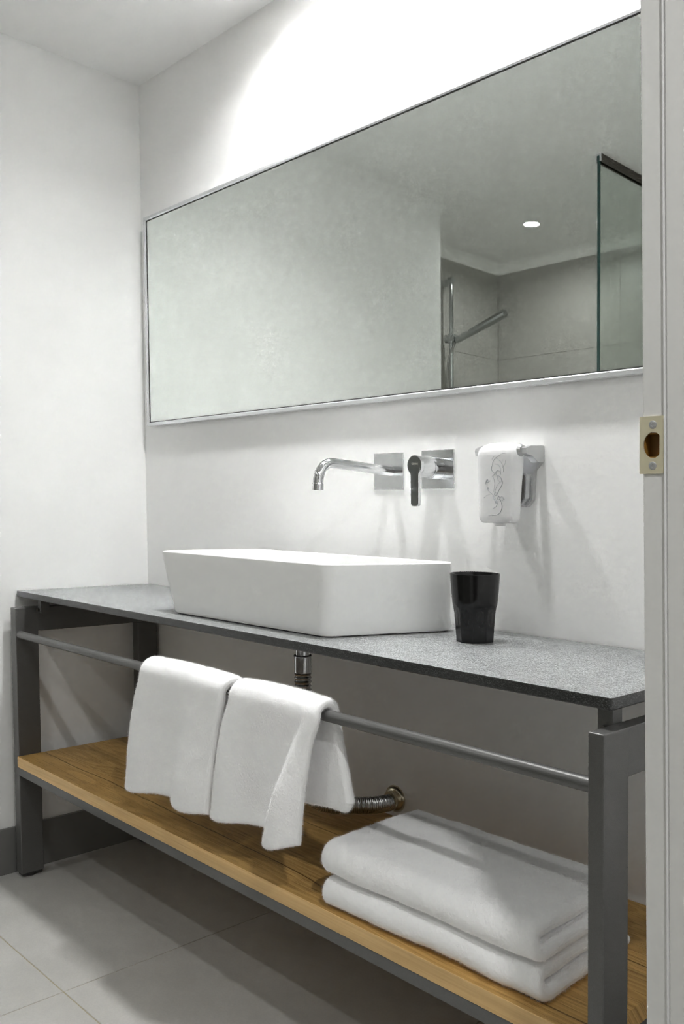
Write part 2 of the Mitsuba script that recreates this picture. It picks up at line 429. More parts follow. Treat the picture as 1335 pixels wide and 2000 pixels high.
def leg(x0, x1, y0, y1, zt):
    lg = put('leg', rbox(x0, x1, y0, y1, 0.012, zt, 0.0025, 3), 'mat_steel', vf, smooth=35)
    put('foot', [rbox(x0 + 0.003, x1 - 0.003, y0 + 0.004, y1 - 0.004, 0.006, 0.013, 0.001, 1), lathe([(0.013, 0.0), (0.013, 0.006), (0.006, 0.008)], 20, 'z', ((x0 + x1) / 2, (y0 + y1) / 2, 0.0))], 'mat_black_rubber', lg)


for (a, b) in ((LX0, LX1), (RX0, RX1)):
    leg(a, b, YF, YBK, ZB1)
    leg(a, b, -0.078, -0.012, ZB0)
    put('top_beam', rbox(a, b, YBK - 0.003, -0.012, ZB0, ZB1, 0.0025, 3), 'mat_steel', vf, smooth=35)
put('towel_bar', tube([(LX1 - 0.001, -0.450, 0.7262), (RX0 + 0.001, -0.450, 0.7268)], 0.0112, 32), 'mat_steel', vf, smooth=40)
put('shelf_rail', rbox(LX1 - 0.002, RX0 + 0.002, -0.465, -0.437, 0.3115, 0.3362, 0.002, 2), 'mat_steel', vf, smooth=35)
put('shelf_rail', rbox(LX1 - 0.002, RX0 + 0.002, -0.070, -0.040, 0.3115, 0.3362, 0.002, 2), 'mat_steel', vf, smooth=35)
for (a, b) in ((LX1 - 0.001, LX1 + 0.028), (RX0 - 0.028, RX0 + 0.001)):
    put('cross_rail', rbox(a, b, -0.438, -0.069, 0.3115, 0.3362, 0.002, 2), 'mat_steel', vf, smooth=35)
# brackets carrying the stone, bolted to the inner sides of the top beams
for (a, b, y) in ((LX1, LX1 + 0.022, -0.398), (LX1, LX1 + 0.022, -0.06), (RX0 - 0.026, RX0, -0.398), (RX0 - 0.026, RX0, -0.06)):
    br = put('bracket', rbox(a, b, y, y + 0.026, 0.786, 0.8318, 0.0012, 2), 'mat_steel', vf, smooth=35)
    xx = a if a > 1 else b
    put('bolt', lathe([(0.0045, 0.0), (0.0045, 0.004), (0.003, 0.006), (0.0, 0.006)], 16, 'y', ((a + b) / 2, y - 0.006, 0.797)), 'mat_dark_metal', br, smooth=30)

# ------------------------------------------------------------------ stone counter
def slab():
    o = np.array(sg.box(0.004, -0.431, 2.0742, -0.004).exterior.coords)[:-1]
    P = [(0.004, -0.431), (2.0742, -0.431), (2.0742, -0.004), (0.004, -0.004)]
    def ring(inset, z):
        c = [(P[0][0] + inset, P[0][1] + inset), (P[1][0] - inset, P[1][1] + inset), (P[2][0] - inset, P[2][1] - inset), (P[3][0] + inset, P[3][1] - inset)]
        return lift(rquad(c, 0.007 - inset, 6), z)
    return loft([ring(0.0015, 0.8317), ring(0.0, 0.8335), ring(0.0, 0.8475), ring(0.0008, 0.8495), ring(0.0025, T)])


put('stone_countertop', slab(), 'mat_granite', smooth=25, label='long dark grey speckled granite countertop on the steel vanity frame', cat='countertop')

# ------------------------------------------------------------------ oak shelf
ws = thing('oak_shelf', 'light oak shelf board low between the vanity legs', 'shelf')
poly = sg.box(LX1, -0.466, 2.0625, -0.022).difference(sg.box(RX0 - 0.001, -0.47, 2.1, YBK + 0.001)).difference(sg.box(RX0 - 0.001, -0.080, 2.1, 0))
poly2 = sg.box(LX1, -0.465, RX0 - 0.001, -0.022).union(sg.box(RX0 - 0.002, YBK + 0.001, 2.062, -0.08))
put('board', extrude(poly2, 0.3362, 0.3672), 'mat_oak', ws)
put('front_edge', rbox(LX1, RX0 - 0.001, -0.4668, -0.4645, 0.3364, 0.3673, 0.0008, 2), 'mat_oak_edge', ws, label='pale oak edge band')

# ------------------------------------------------------------------ vessel sink
vs = thing('vessel_sink', 'white ceramic rectangular vessel sink on the stone countertop', 'sink')
base = [(0.784, -0.374), (1.368, -0.364), (1.474, -0.072), (0.828, -0.078)]
rim = [(0.722, -0.371), (1.385, -0.378), (1.490, -0.082), (0.755, -0.086)]
B, Rm = np.array(base), np.array(rim)


def lerp(t): return B + (Rm - B) * t


def inset(q, d):
    c = q.mean(0); out = []
    for i in range(4):
        a, p, b = q[i - 1], q[i], q[(i + 1) % 4]
        u = (a - p) / np.linalg.norm(a - p); w = (b - p) / np.linalg.norm(b - p)
        s = math.sin(math.acos(np.clip(u @ w, -1, 1)))
        out.append(p + (u + w) * d / s)
    return np.array(out)


H = 0.150
rings = [lift(rquad(inset(B, 0.010), 0.024), T + 0.0004), lift(rquad(inset(B, 0.003), 0.028), T + 0.003), lift(rquad(inset(B, 0.0), 0.030), T + 0.010)]
for t in (0.15, 0.35, 0.6, 0.85): rings.append(lift(rquad(lerp(t ** 0.8), 0.036), T + 0.01 + (H - 0.014) * t))
rings += [lift(rquad(Rm, 0.036), T + H - 0.0035), lift(rquad(inset(Rm, 0.0012), 0.035), T + H - 0.001), lift(rquad(inset(Rm, 0.004), 0.032), T + H),
          lift(rquad(inset(Rm, 0.0075), 0.029), T + H - 0.0012), lift(rquad(inset(Rm, 0.009), 0.028), T + H - 0.004)]
for t in (0.75, 0.5, 0.25): rings.append(lift(rquad(inset(lerp(t), 0.011 + 0.004 * (1 - t)), 0.030), T + 0.03 + (H - 0.034) * t))
rings += [lift(rquad(inset(B, 0.020), 0.034), T + 0.030), lift(rquad(inset(B, 0.034), 0.030), T + 0.022), lift(rquad(inset(B, 0.08), 0.02), T + 0.018)]
put('basin', loft(rings), 'mat_ceramic', vs, smooth=45)
put('drain_cover', lathe([(0.033, 0.0), (0.033, 0.003), (0.030, 0.006), (0.0, 0.0075)], 32, 'z', (1.091, -0.225, T + 0.0185)), 'mat_chrome', vs, smooth=40)

# ------------------------------------------------------------------ waste pipe below
wp = thing('sink_waste_pipe', 'chrome sink waste pipe with a corrugated hose below the counter, running to the back wall', 'drain pipe')
PXC, PYC = 1.0915, -0.205
put('tailpiece', lathe([(0.0168, 0.735), (0.0168, 0.8315)], 32, 'z', (PXC, PYC, 0)), 'mat_chrome', wp, smooth=40)
put('nut', lathe([(0.0190, 0.7235), (0.0202, 0.7255), (0.0202, 0.7620), (0.0192, 0.7640), (0.0150, 0.7640)], 32, 'z', (PXC, PYC, 0)), 'mat_chrome', wp, smooth=40)
put('gasket', lathe([(0.0210, 0.7636), (0.0210, 0.7658), (0.016, 0.7658)], 32, 'z', (PXC, PYC, 0)), 'mat_black_rubber', wp)
path = bez([(PXC, PYC, 0.722), (PXC, PYC, 0.60), (1.088, -0.205, 0.50), (1.098, -0.185, 0.425), (1.130, -0.150, 0.404), (1.165, -0.112, 0.404), (1.186, -0.070, 0.400), (1.190, -0.030, 0.396), (1.190, -0.006, 0.395)], 40)
sl = np.concatenate([[0], np.cumsum(np.linalg.norm(np.diff(path, axis=0), axis=1))])
s2 = np.linspace(0, sl[-1], 520); path = np.column_stack([np.interp(s2, sl, path[:, i]) for i in range(3)])
top = s2 < 0.10
rad = np.where(top, 0.0176 + 0.0030 * (np.abs(((s2 / 0.0095) % 1) * 2 - 1)), 0.0192 + 0.0011 * np.cos(2 * math.pi * s2 / 0.0046))
put('corrugated_hose', tube(path, rad, 28), 'mat_hose', wp, smooth=50, label='corrugated chrome hose')
put('wall_rose', lathe([(0.0, -0.020), (0.0215, -0.020), (0.0225, -0.012), (0.029, -0.009), (0.0325, -0.004), (0.0335, 0.0)], 40, 'y', (1.190, -0.0003, 0.401)), 'mat_old_chrome', wp, smooth=40, label='round chrome wall flange')

# ------------------------------------------------------------------ wall spout and mixer
sp_ = thing('wall_spout', 'chrome wall spout bent down over the sink from a square plate', 'tap spout')
put('plate', rbox(1.1250, 1.2268, -0.0035, -0.0002, 1.1585, 1.2472, 0.0008, 2), 'mat_chrome', sp_, smooth=35)
SX = 1.185
pp = [(SX, -0.003, 1.2035), (SX, -0.06, 1.2065), (SX, -0.12, 1.2100), (SX, -0.180, 1.2132)]
arc = [(SX, -0.183 - 0.046 * math.sin(t), 1.2132 - 0.046 * (1 - math.cos(t)) + 0.002 * math.sin(2 * t)) for t in np.linspace(0.05, math.pi / 2, 14)]
put('spout', tube(np.vstack([bez(pp, 8)[:-1], arc, [(SX, -0.2292, 1.1645)]]), 0.0116, 32), 'mat_chrome', sp_, smooth=50)
put('aerator', lathe([(0.0080, 1.1515), (0.0118, 1.1510), (0.0123, 1.1520), (0.0123, 1.1655), (0.0113, 1.1668)], 32, 'z', (SX, -0.2292, 0)), 'mat_chrome', sp_, smooth=35)
mx = thing('mixer_tap', 'chrome single-lever mixer on a square wall plate, lever pointing down', 'tap')
put('plate', rbox(1.2886, 1.3905, -0.0035, -0.0002, 1.1600, 1.2490, 0.0008, 2), 'mat_chrome', mx, smooth=35)
MX, MZ = 1.340, 1.2065
put('collar', lathe([(0.0, -0.034), (0.0255, -0.034), (0.0258, -0.033), (0.0258, -0.0036)], 40, 'y', (MX, 0, MZ)), 'mat_chrome', mx, smooth=35)
body = lathe([(0.0, -0.0715), (0.0205, -0.0715), (0.0222, -0.069), (0.0246, -0.050), (0.0254, -0.036), (0.0245, -0.0345), (0.0, -0.0345)], 40, 'y', (MX, 0, MZ + 0.002))
put('body', body, 'mat_chrome', mx, smooth=35)
head = sg.Point(MX, MZ + 0.004).buffer(0.0222, 32)
stem = sg.Polygon([(MX - 0.0125, MZ), (MX + 0.0125, MZ), (MX + 0.0118, MZ - 0.088), (MX - 0.0118, MZ - 0.088)])
lv = head.union(stem).buffer(0.008, 16).buffer(-0.016, 16).buffer(0.008, 16)


def slab_y(poly, y0, y1):
    m = extrude(poly, 0, y1 - y0); v = np.array(m.vertices)
    m = trimesh.Trimesh(np.column_stack([v[:, 0], y1 - v[:, 2], v[:, 1]]), m.faces); m.fix_normals(); return m


lvr = put('lever', slab_y(lv, -0.0790, -0.0705), 'mat_chrome', mx, smooth=30)
put('lever_cap', slab_y(lv.buffer(-0.0012), -0.0798, -0.0788), 'mat_dark_chrome', lvr, smooth=30, label='dark chrome lever face')
tx = meshkit.text_mesh('GROHE', 0.0042, 0.0003)
v = np.array(tx.vertices); c = v.mean(0)
tx = trimesh.Trimesh(np.column_stack([MX + v[:, 0] - c[0], -0.0798 - v[:, 2], MZ + 0.007 + v[:, 1] - c[1]]), tx.faces); tx.fix_normals()
put('etched_lettering', tx, 'mat_etch', lvr)

# ------------------------------------------------------------------ soap dispenser in its wall bracket
sd = thing('soap_dispenser', 'white plastic soap dispenser bottle with a grey line drawing, in a wall bracket', 'soap dispenser')
BXC = 1.572


def bottle_dims(z):
    """half width, half depth, centre y of the bottle at height z (1.086 .. 1.252)"""
    t = np.clip((z - 1.086) / 0.166, 0, 1)
    a = 0.0455 + 0.0055 * t
    b = 0.0215 + 0.0095 * t
    yc = -0.0640 + 0.006 * t
    dome = np.sqrt(np.clip(1 - np.clip((t - 0.80) / 0.20, 0, 1) ** 2.6, 0, 1))
    foot = np.sqrt(np.clip(1 - np.clip((0.085 - t) / 0.085, 0, 1) ** 2.2 * 0.55, 0, 1))
    return a * (0.30 + 0.70 * dome) * (0.5 + 0.5 * foot), b * (0.15 + 0.85 * dome) * (0.4 + 0.6 * foot), yc


EXPO = 2 / 3.4
th = np.linspace(0, 2 * math.pi, 72, endpoint=False)
rings = []
for t in np.concatenate([np.linspace(0, 0.1, 9), np.linspace(0.14, 0.78, 14), 0.8 + 0.2 * np.sin(np.linspace(0.05, math.pi / 2, 14))]):
    z = 1.086 + 0.166 * t
    a, b, yc = bottle_dims(z)
    cs, sn = np.cos(th), np.sin(th)
    skew = -0.004 * (t - 0.5)
    rings.append(np.stack([BXC + a * np.sign(cs) * np.abs(cs) ** EXPO, yc + b * np.sign(sn) * np.abs(sn) ** EXPO, np.full(72, z)], 1))
put('bottle', loft(rings), 'mat_white_plastic', sd, smooth=50)
put('nozzle', lathe([(0.0, 1.0800), (0.0105, 1.0800), (0.0118, 1.0815), (0.0118, 1.0872)], 24, 'z', (BXC + 0.004, -0.066, 0)), 'mat_white_plastic', sd, smooth=40)
MOTIF = [(0.00035,[(1.6058,1.2286),(1.6,1.2281),(1.5928,1.2247),(1.5851,1.2203),(1.5789,1.2158),(1.5752,1.2096),(1.5736,1.2026)]),(0.0003,[(1.584,1.2187),(1.5908,1.2154),(1.5964,1.2099),(1.6007,1.202),(1.602,1.1942),(1.6011,1.1899)]),(0.00025,[(1.5811,1.2235),(1.576,1.2197),(1.5732,1.2154)]),(0.00025,[(1.6068,1.2136),(1.6059,1.2082),(1.6033,1.2035),(1.5998,1.1989)]),(0.0002,[(1.6018,1.2152),(1.5982,1.2098)]),(0.0005,[(1.573,1.2026),(1.5714,1.1979),(1.5734,1.1932),(1.5804,1.1884),(1.5883,1.1835),(1.594,1.1803),(1.5985,1.1741),(1.5993,1.1678),(1.5955,1.1601),(1.5896,1.1523),(1.5856,1.1453)]),(0.00028,[(1.5808,1.2071),(1.5887,1.2054),(1.5934,1.2006),(1.5951,1.1928),(1.5959,1.185)]),(0.0004,[(1.5721,1.1806),(1.5783,1.1853),(1.5835,1.1906),(1.5885,1.1937),(1.5942,1.1905),(1.5959,1.185)]),(0.00028,[(1.5752,1.1806),(1.5781,1.1743),(1.5794,1.1664),(1.5778,1.157),(1.5766,1.1492)]),(0.00028,[(1.5835,1.1914),(1.5863,1.182),(1.5881,1.1742),(1.5928,1.1694),(1.5869,1.1648),(1.5828,1.157),(1.5796,1.1492)]),(0.00025,[(1.5958,1.1757),(1.5966,1.171),(1.5919,1.1679)]),(0.00035,[(1.5584,1.1682),(1.5593,1.1603),(1.5623,1.1524),(1.5714,1.1461),(1.5794,1.1382),(1.5843,1.1304)]),(0.0002,[(1.5673,1.1453),(1.5568,1.1421),(1.5501,1.1382),(1.5478,1.1366)]),(0.0005,[(1.5875,1.1429),(1.5913,1.139),(1.5949,1.1304),(1.5975,1.1211),(1.5956,1.1132),(1.5907,1.1061),(1.5837,1.1029),(1.5746,1.102),(1.5622,1.101)]),(0.00035,[(1.5852,1.1249),(1.5821,1.1194),(1.5738,1.1154)]),(0.00035,[(1.5734,1.1413),(1.5793,1.1319),(1.5832,1.1272)]),(0.0006,[(1.5541,1.1659),(1.5617,1.1745)]),(0.0006,[(1.557,1.1738),(1.5678,1.1725)]),(0.0005,[(1.5594,1.1682),(1.5668,1.1725)]),(0.0005,[(1.5552,1.1683),(1.5607,1.1761)]),(0.0004,[(1.5852,1.1453),(1.5841,1.1433),(1.5815,1.1424),(1.579,1.1433),(1.5779,1.1453),(1.579,1.1473),(1.5816,1.1481),(1.5842,1.1473),(1.5852,1.1453)]),(0.0004,[(1.5878,1.1283),(1.5867,1.1263),(1.5842,1.1255),(1.5816,1.1263),(1.5806,1.1283),(1.5817,1.1303),(1.5843,1.1312),(1.5868,1.1303),(1.5878,1.1283)]),(0.0004,[(1.6015,1.1359),(1.6001,1.133),(1.5968,1.1318),(1.5934,1.133),(1.592,1.1359),(1.5935,1.1388),(1.597,1.14),(1.6002,1.1388),(1.6015,1.1359)]),(0.0004,[(1.5928,1.1367),(1.5918,1.1347),(1.5893,1.1338),(1.5868,1.1346),(1.5858,1.1366),(1.5869,1.1386),(1.5894,1.1395),(1.5918,1.1386),(1.5928,1.1367)]),(0.0004,[(1.6025,1.1351),(1.6018,1.1336),(1.6001,1.1329),(1.5983,1.1336),(1.5976,1.1351),(1.5984,1.1367),(1.6001,1.1373),(1.6019,1.1367),(1.6025,1.1351)]),(0.0004,[(1.564,1.1571),(1.5635,1.1562),(1.5623,1.1559),(1.5612,1.1562),(1.5607,1.1571),(1.5612,1.158),(1.5624,1.1584),(1.5635,1.158),(1.564,1.1571)])]  # (line width, points) of the drawing, in x and z on the bottle's front


def front_y(x, z):
    a, b, yc = bottle_dims(z)
    q = np.clip(1 - np.abs((x - BXC) / a) ** (2 / EXPO), 0, 1)
    return yc - b * q ** (EXPO / 2)


dr_parts = []
for w, pts in MOTIF:
    w *= 1.5
    P = bez(np.array([(x, 0, z) for x, z in pts]), 6) if len(pts) > 2 else np.array([(x, 0, z) for x, z in pts])
    P[:, 1] = [front_y(x, z) - 0.00012 for x, _, z in P]
    dr_parts.append(tube(P, w, 5))
if dr_parts: put('drawing', dr_parts, 'mat_ink', sd, smooth=True, label='fine grey drawing of curling stems and flowers')

bk = thing('dispenser_bracket', 'chrome wall bracket holding the white soap dispenser', 'wall bracket')
wallp = sg.Polygon([(1.528, 1.248), (1.640, 1.248), (1.640, 1.214), (1.622, 1.196), (1.617, 1.135), (1.603, 1.120), (1.545, 1.120), (1.533, 1.135), (1.530, 1.196)]).buffer(-0.002).buffer(0.002)
put('back_plate', slab_y(wallp, -0.010, -0.0003), 'mat_satin_chrome', bk, smooth=30)
win = sg.Polygon([(1.543, 1.186), (1.612, 1.186), (1.609, 1.139), (1.598, 1.127), (1.550, 1.127), (1.541, 1.139)])
put('rear_cup', slab_y(win, -0.026, -0.008), 'mat_smoke_plastic', bk, smooth=30, label='smoky grey plastic insert')
put('cup_rim', slab_y(win.buffer(0.0035).difference(win), -0.028, -0.008), 'mat_chrome', bk, smooth=30)
for sgn, x0, x1 in ((1, 1.624, 1.641), (-1, 1.505, 1.5185)):
    prof = sg.Polygon([(0, 1.213), (0, 1.247), (-0.045, 1.245), (-0.060, 1.241), (-0.062, 1.228), (-0.040, 1.224), (-0.022, 1.212)]).buffer(-0.002).buffer(0.002)
    m = extrude(prof, 0, x1 - x0); v = np.array(m.vertices)
    m = trimesh.Trimesh(np.column_stack([x0 + v[:, 2], v[:, 0], v[:, 1]]), m.faces); m.fix_normals()
    ar = put('arm', m, 'mat_satin_chrome', bk, smooth=30)
    xa, xb = (1.6205, 1.628) if sgn > 0 else (1.5155, 1.520)
    put('pivot', lathe([(0.0, xa), (0.0125, xa), (0.0135, xa + 0.001), (0.0105, xb), (0.0, xb)] if sgn > 0 else [(0.0, 1.506), (0.009, 1.506), (0.0125, 1.521), (0.0, 1.5225)], 32, 'x', (0, -0.055, 1.2355)), 'mat_satin_chrome', ar, smooth=35)

# ------------------------------------------------------------------ black tumbler
def tumbler():
    cx, cy = 1.588, -0.160
    n = 216; th = np.linspace(0, 2 * math.pi, n, endpoint=False)
    nf = 9; ph = (th + 0.25) % (2 * math.pi / nf) - math.pi / nf
    def r_out(z):
        t = z / 0.136
        rr = np.interp(t, [0, 0.46, 0.50, 0.56, 0.62, 1.0], [0.0375, 0.0425, 0.0432, 0.0452, 0.0462, 0.0503])
        ap = np.interp(t, [0, 0.42, 0.50, 0.58, 0.66], [0.0350, 0.0392, 0.0412, 0.0470, 0.0600])
        return np.minimum(rr, ap / np.cos(ph))
    rings = []
    def ring(r, z): rings.append(np.stack([cx + r * np.cos(th), cy + r * np.sin(th), np.full(n, T + z)], 1))
    ring(r_out(0.0) - 0.0012, 0.0); ring(r_out(0.001), 0.001)
    for z in np.linspace(0.004, 0.1345, 60): ring(r_out(z), z)
    ring(np.full(n, 0.0500), 0.1356); ring(np.full(n, 0.0492), 0.136); ring(np.full(n, 0.0483), 0.1355)
    for z in np.linspace(0.130, 0.014, 12): ring(np.full(n, 0.0340 + 0.0142 * z / 0.136), z)
    ring(np.full(n, 0.030), 0.012)
    return loft(rings)


put('black_tumbler', tumbler(), 'mat_black_gloss', smooth=28, label='glossy black tumbler with a faceted lower half beside the sink', cat='tumbler')

# ------------------------------------------------------------------ mirror
mr = thing('wall_mirror', 'wide rectangular wall mirror in a slim aluminium frame above the sink', 'mirror')
MXL, MXR, MZB, MZT, MYF, MYB = 0.0537, 2.10, 1.3711, 2.0432, -0.0225, -0.004
MY = -0.0175


def rail(p0, p1, inward, wd=0.0115):
    """mitred frame rail; p0,p1 outer corners (x,z), inward = unit (x,z) to the glass"""
    p0, p1, n_ = np.array(p0), np.array(p1), np.array(inward); d = (p1 - p0) / np.linalg.norm(p1 - p0)
    prof = [(0.0, MYB), (0.0, MYF + 0.0012), (0.0008, MYF), (wd - 0.0030, MYF), (wd, MYF + 0.0036), (wd, MY - 0.0002), (wd + 0.001, MYB)]
    rings = []
    for p, s in ((p0, 1), (p1, -1)):
        rings.append(np.array([[*(p + n_ * a + d * s * a)[:1], y, (p + n_ * a + d * s * a)[1]] for a, y in prof]))
    m = loft(rings); m.fix_normals(); return m


put('frame_rail', rail((MXL, MZT), (MXR, MZT), (0, -1)), 'mat_aluminium', mr)
put('frame_rail', rail((MXL, MZB), (MXR, MZB), (0, 1)), 'mat_aluminium', mr)
put('frame_rail', rail((MXL, MZB), (MXL, MZT), (1, 0)), 'mat_aluminium', mr)
put('frame_rail', rail((MXR, MZB), (MXR, MZT), (-1, 0)), 'mat_aluminium', mr)
_o = sg.box(MXL + 0.0105, MZB + 0.0105, MXR - 0.0105, MZT - 0.0105)
gk = slab_y(_o.difference(_o.buffer(-0.0032, join_style=2)), MY - 0.0016, MY - 0.0001)
put('gasket', gk, 'mat_black_rubber', mr, label='thin dark lip between frame and glass')
gl = trimesh.Trimesh([(MXL + 0.009, MY, MZB + 0.009), (MXR - 0.009, MY, MZB + 0.009), (MXR - 0.009, MY, MZT - 0.009), (MXL + 0.009, MY, MZT - 0.009)], [(0, 1, 2), (0, 2, 3)], process=False)
put('glass', gl, 'mat_mirror', mr, label='silvered mirror glass')
put('back_panel', box(MXL + 0.008, MXR - 0.008, MY + 0.0015, -0.0015, MZB + 0.008, MZT - 0.008), 'mat_mirror_back', mr)

# ------------------------------------------------------------------ shower: glass screen, rail, hand shower
ss = thing('shower_screen', 'clear glass shower screen reaching up to the ceiling, seen in the mirror', 'shower screen')
GX = 0.835
pane = trimesh.Trimesh([(GX, YL, 0.01), (GX, YR + 0.002, 0.01), (GX, YR + 0.002, ZC - 0.008), (GX, YL, ZC - 0.008)], [(0, 1, 2), (0, 2, 3)], process=False)
pn = put('pane', pane, 'mat_pane', ss)
put('polished_edge', rbox(GX - 0.005, GX + 0.005, YL, YL + 0.008, 0.01, ZC - 0.006, 0.0006, 1), 'mat_glass_edge', ss, label='dark green polished glass edge')
ch = [(-0.013, -0.028), (-0.006, -0.028), (-0.006, -0.006), (0.006, -0.006), (0.006, -0.028), (0.013, -0.028), (0.013, 0.0), (-0.013, 0.0)]
m = extrude(sg.Polygon(ch), 0, YL - YR - 0.002); v = np.array(m.vertices)
m = trimesh.Trimesh(np.column_stack([GX + v[:, 0], YL + 0.006 - v[:, 2], ZC - 0.0005 + v[:, 1]]), m.faces); m.fix_normals()
put('top_channel', m, 'mat_bronze', ss, label='dark top channel')
m = extrude(sg.Polygon(ch), 0, 0.004); v = np.array(m.vertices)
m = trimesh.Trimesh(np.column_stack([GX + v[:, 0], YL + 0.0101 - v[:, 2], ZC - 0.0005 + v[:, 1]]), m.faces); m.fix_normals()
put('channel_end', m, 'mat_aluminium', ss)

sr = thing('shower_rail', 'vertical chrome shower rail on the tiled shower wall, seen in the mirror', 'shower rail')
RXC, RYC = -0.385, -1.981
put('rail', tube([(RXC, RYC, 1.25), (RXC, RYC, 2.302)], 0.0112, 28), 'mat_shower_chrome', sr, smooth=40)
for z in (2.306, 1.28):
    put('wall_fixing', [rbox(XA, RXC + 0.006, RYC - 0.014, RYC + 0.014, z - 0.022, z + 0.008, 0.003, 3), lathe([(0.0, -0.016), (0.0165, -0.016), (0.0175, -0.014), (0.0175, 0.014), (0.0165, 0.016), (0.0, 0.016)], 28, 'x', (RXC, RYC, z))], 'mat_shower_chrome', sr, smooth=35)
put('slider', [tube([(RXC - 0.036, RYC, 2.010), (RXC + 0.034, RYC, 2.005)], 0.0205, 28), lathe([(0.018, 1.985), (0.0185, 1.9865), (0.0185, 2.0295), (0.018, 2.031)], 28, 'z', (RXC, RYC, 0))], 'mat_shower_chrome', sr, smooth=35)
hs = thing('hand_shower', 'slim chrome stick hand shower slanting up from the shower rail, with its hose', 'hand shower')
A0, A1 = np.array([RXC + 0.036, RYC, 1.995]), np.array([-0.030, RYC - 0.004, 2.091])
dd = (A1 - A0) / np.linalg.norm(A1 - A0)
LH = np.linalg.norm(A1 - A0)
put('handle', tube([A0 + dd * t for t in (0.0, 0.002, 0.03, 0.12, LH - 0.003, LH)], [0.0135, 0.0155, 0.0165, 0.0190, 0.0200, 0.0185], 28), 'mat_shower_chrome', hs, smooth=40)
hp = bez([(RXC + 0.030, RYC + 0.004, 1.985), (RXC - 0.012, RYC + 0.008, 1.90), (RXC - 0.024, RYC + 0.006, 1.80), (RXC - 0.022, RYC + 0.008, 1.70), (RXC - 0.012, RYC + 0.012, 1.60), (RXC + 0.02, RYC + 0.03, 1.35), (RXC + 0.03, RYC + 0.03, 1.10), (RXC + 0.0, RYC + 0.03, 0.95)], 120)
sl = np.concatenate([[0], np.cumsum(np.linalg.norm(np.diff(hp, axis=0), axis=1))])
put('hose', tube(hp, 0.0062 + 0.0010 * np.cos(2 * math.pi * sl / 0.0075), 12), 'mat_hose', hs, smooth=50, label='ribbed metal hose')

# ------------------------------------------------------------------ towels
def thick_sheet(P, h, seed, amp=0.0013):
    """closed cloth slab around the mid-surface grid P (ns, nu, 3) with half thickness h, rounded on all four edges"""
    Ps = np.gradient(P, axis=0); Pu = np.gradient(P, axis=1)
    N = np.cross(Ps, Pu); N /= np.linalg.norm(N, axis=2, keepdims=True)
    ds = np.concatenate([np.zeros((1, P.shape[1])), np.cumsum(np.linalg.norm(np.diff(P, axis=0), axis=2), 0)]); du = np.concatenate([np.zeros((P.shape[0], 1)), np.cumsum(np.linalg.norm(np.diff(P, axis=1), axis=2), 1)], 1)
    e = np.minimum(np.minimum(ds, ds[-1:] - ds), np.minimum(du, du[:, -1:] - du))
    hh = h * np.sqrt(np.clip(1 - (1 - np.clip(e / h, 0, 1)) ** 2, 0, 1))
    out = []
    for sgn in (1, -1):
        Q = P + sgn * N * hh[..., None]
        nz = (meshkit.fbm(Q * 330, 2, seed) - 0.5) * 2 * amp * 0.80 + (meshkit.fbm(Q * 34, 2, seed + 9) - 0.5) * 2 * amp * 0.9
        out.append(Q + sgn * N * (nz * np.clip(e / h + 0.35, 0, 1))[..., None])
    ns, nu = P.shape[:2]; idx = np.arange(ns * nu).reshape(ns, nu)
    a, b, c, d = idx[:-1, :-1], idx[1:, :-1], idx[1:, 1:], idx[:-1, 1:]
    q1 = np.stack([a, b, c, d], -1).reshape(-1, 4)
    M = ns * nu; q2 = q1[:, ::-1] + M
    loop = np.concatenate([idx[0, :], idx[1:, -1], idx[-1, -2::-1], idx[-2:0:-1, 0]])
    nx = np.roll(loop, -1); q3 = np.stack([loop, nx, nx + M, loop + M], -1)
    q = np.vstack([q1, q2, q3]); f = np.vstack([q[:, [0, 1, 2]], q[:, [0, 2, 3]]])
    m = trimesh.Trimesh(np.vstack([out[0].reshape(-1, 3), out[1].reshape(-1, 3)]), f, process=False)
    m.merge_vertices()
    if m.volume < 0: m.invert()
    return m


def pile(m, count, length, width, seed):
    """short loose terry fibres standing on the cloth"""
    rng = np.random.default_rng(seed)
    pts, fi = trimesh.sample.sample_surface(m, count, seed=seed)
    n = m.face_normals[fi]
    d = n + rng.normal(0, 0.55, n.shape); d /= np.linalg.norm(d, axis=1, keepdims=True)
    t = np.cross(d, rng.normal(0, 1, n.shape)); t /= np.linalg.norm(t, axis=1, keepdims=True)
    L = length * (0.5 + rng.random((count, 1)))
    v = np.stack([pts - n * 0.0006 - t * width, pts - n * 0.0006 + t * width, pts + d * L], 1).reshape(-1, 3)
    return trimesh.Trimesh(v, np.arange(3 * count).reshape(-1, 3), process=False)


def edges(n, lo, hi, h):
    """parameter values denser near both ends"""
    t = np.linspace(0, 1, n); t = t + 0.06 * np.sin(2 * math.pi * t) * -1
    return lo + (hi - lo) * t


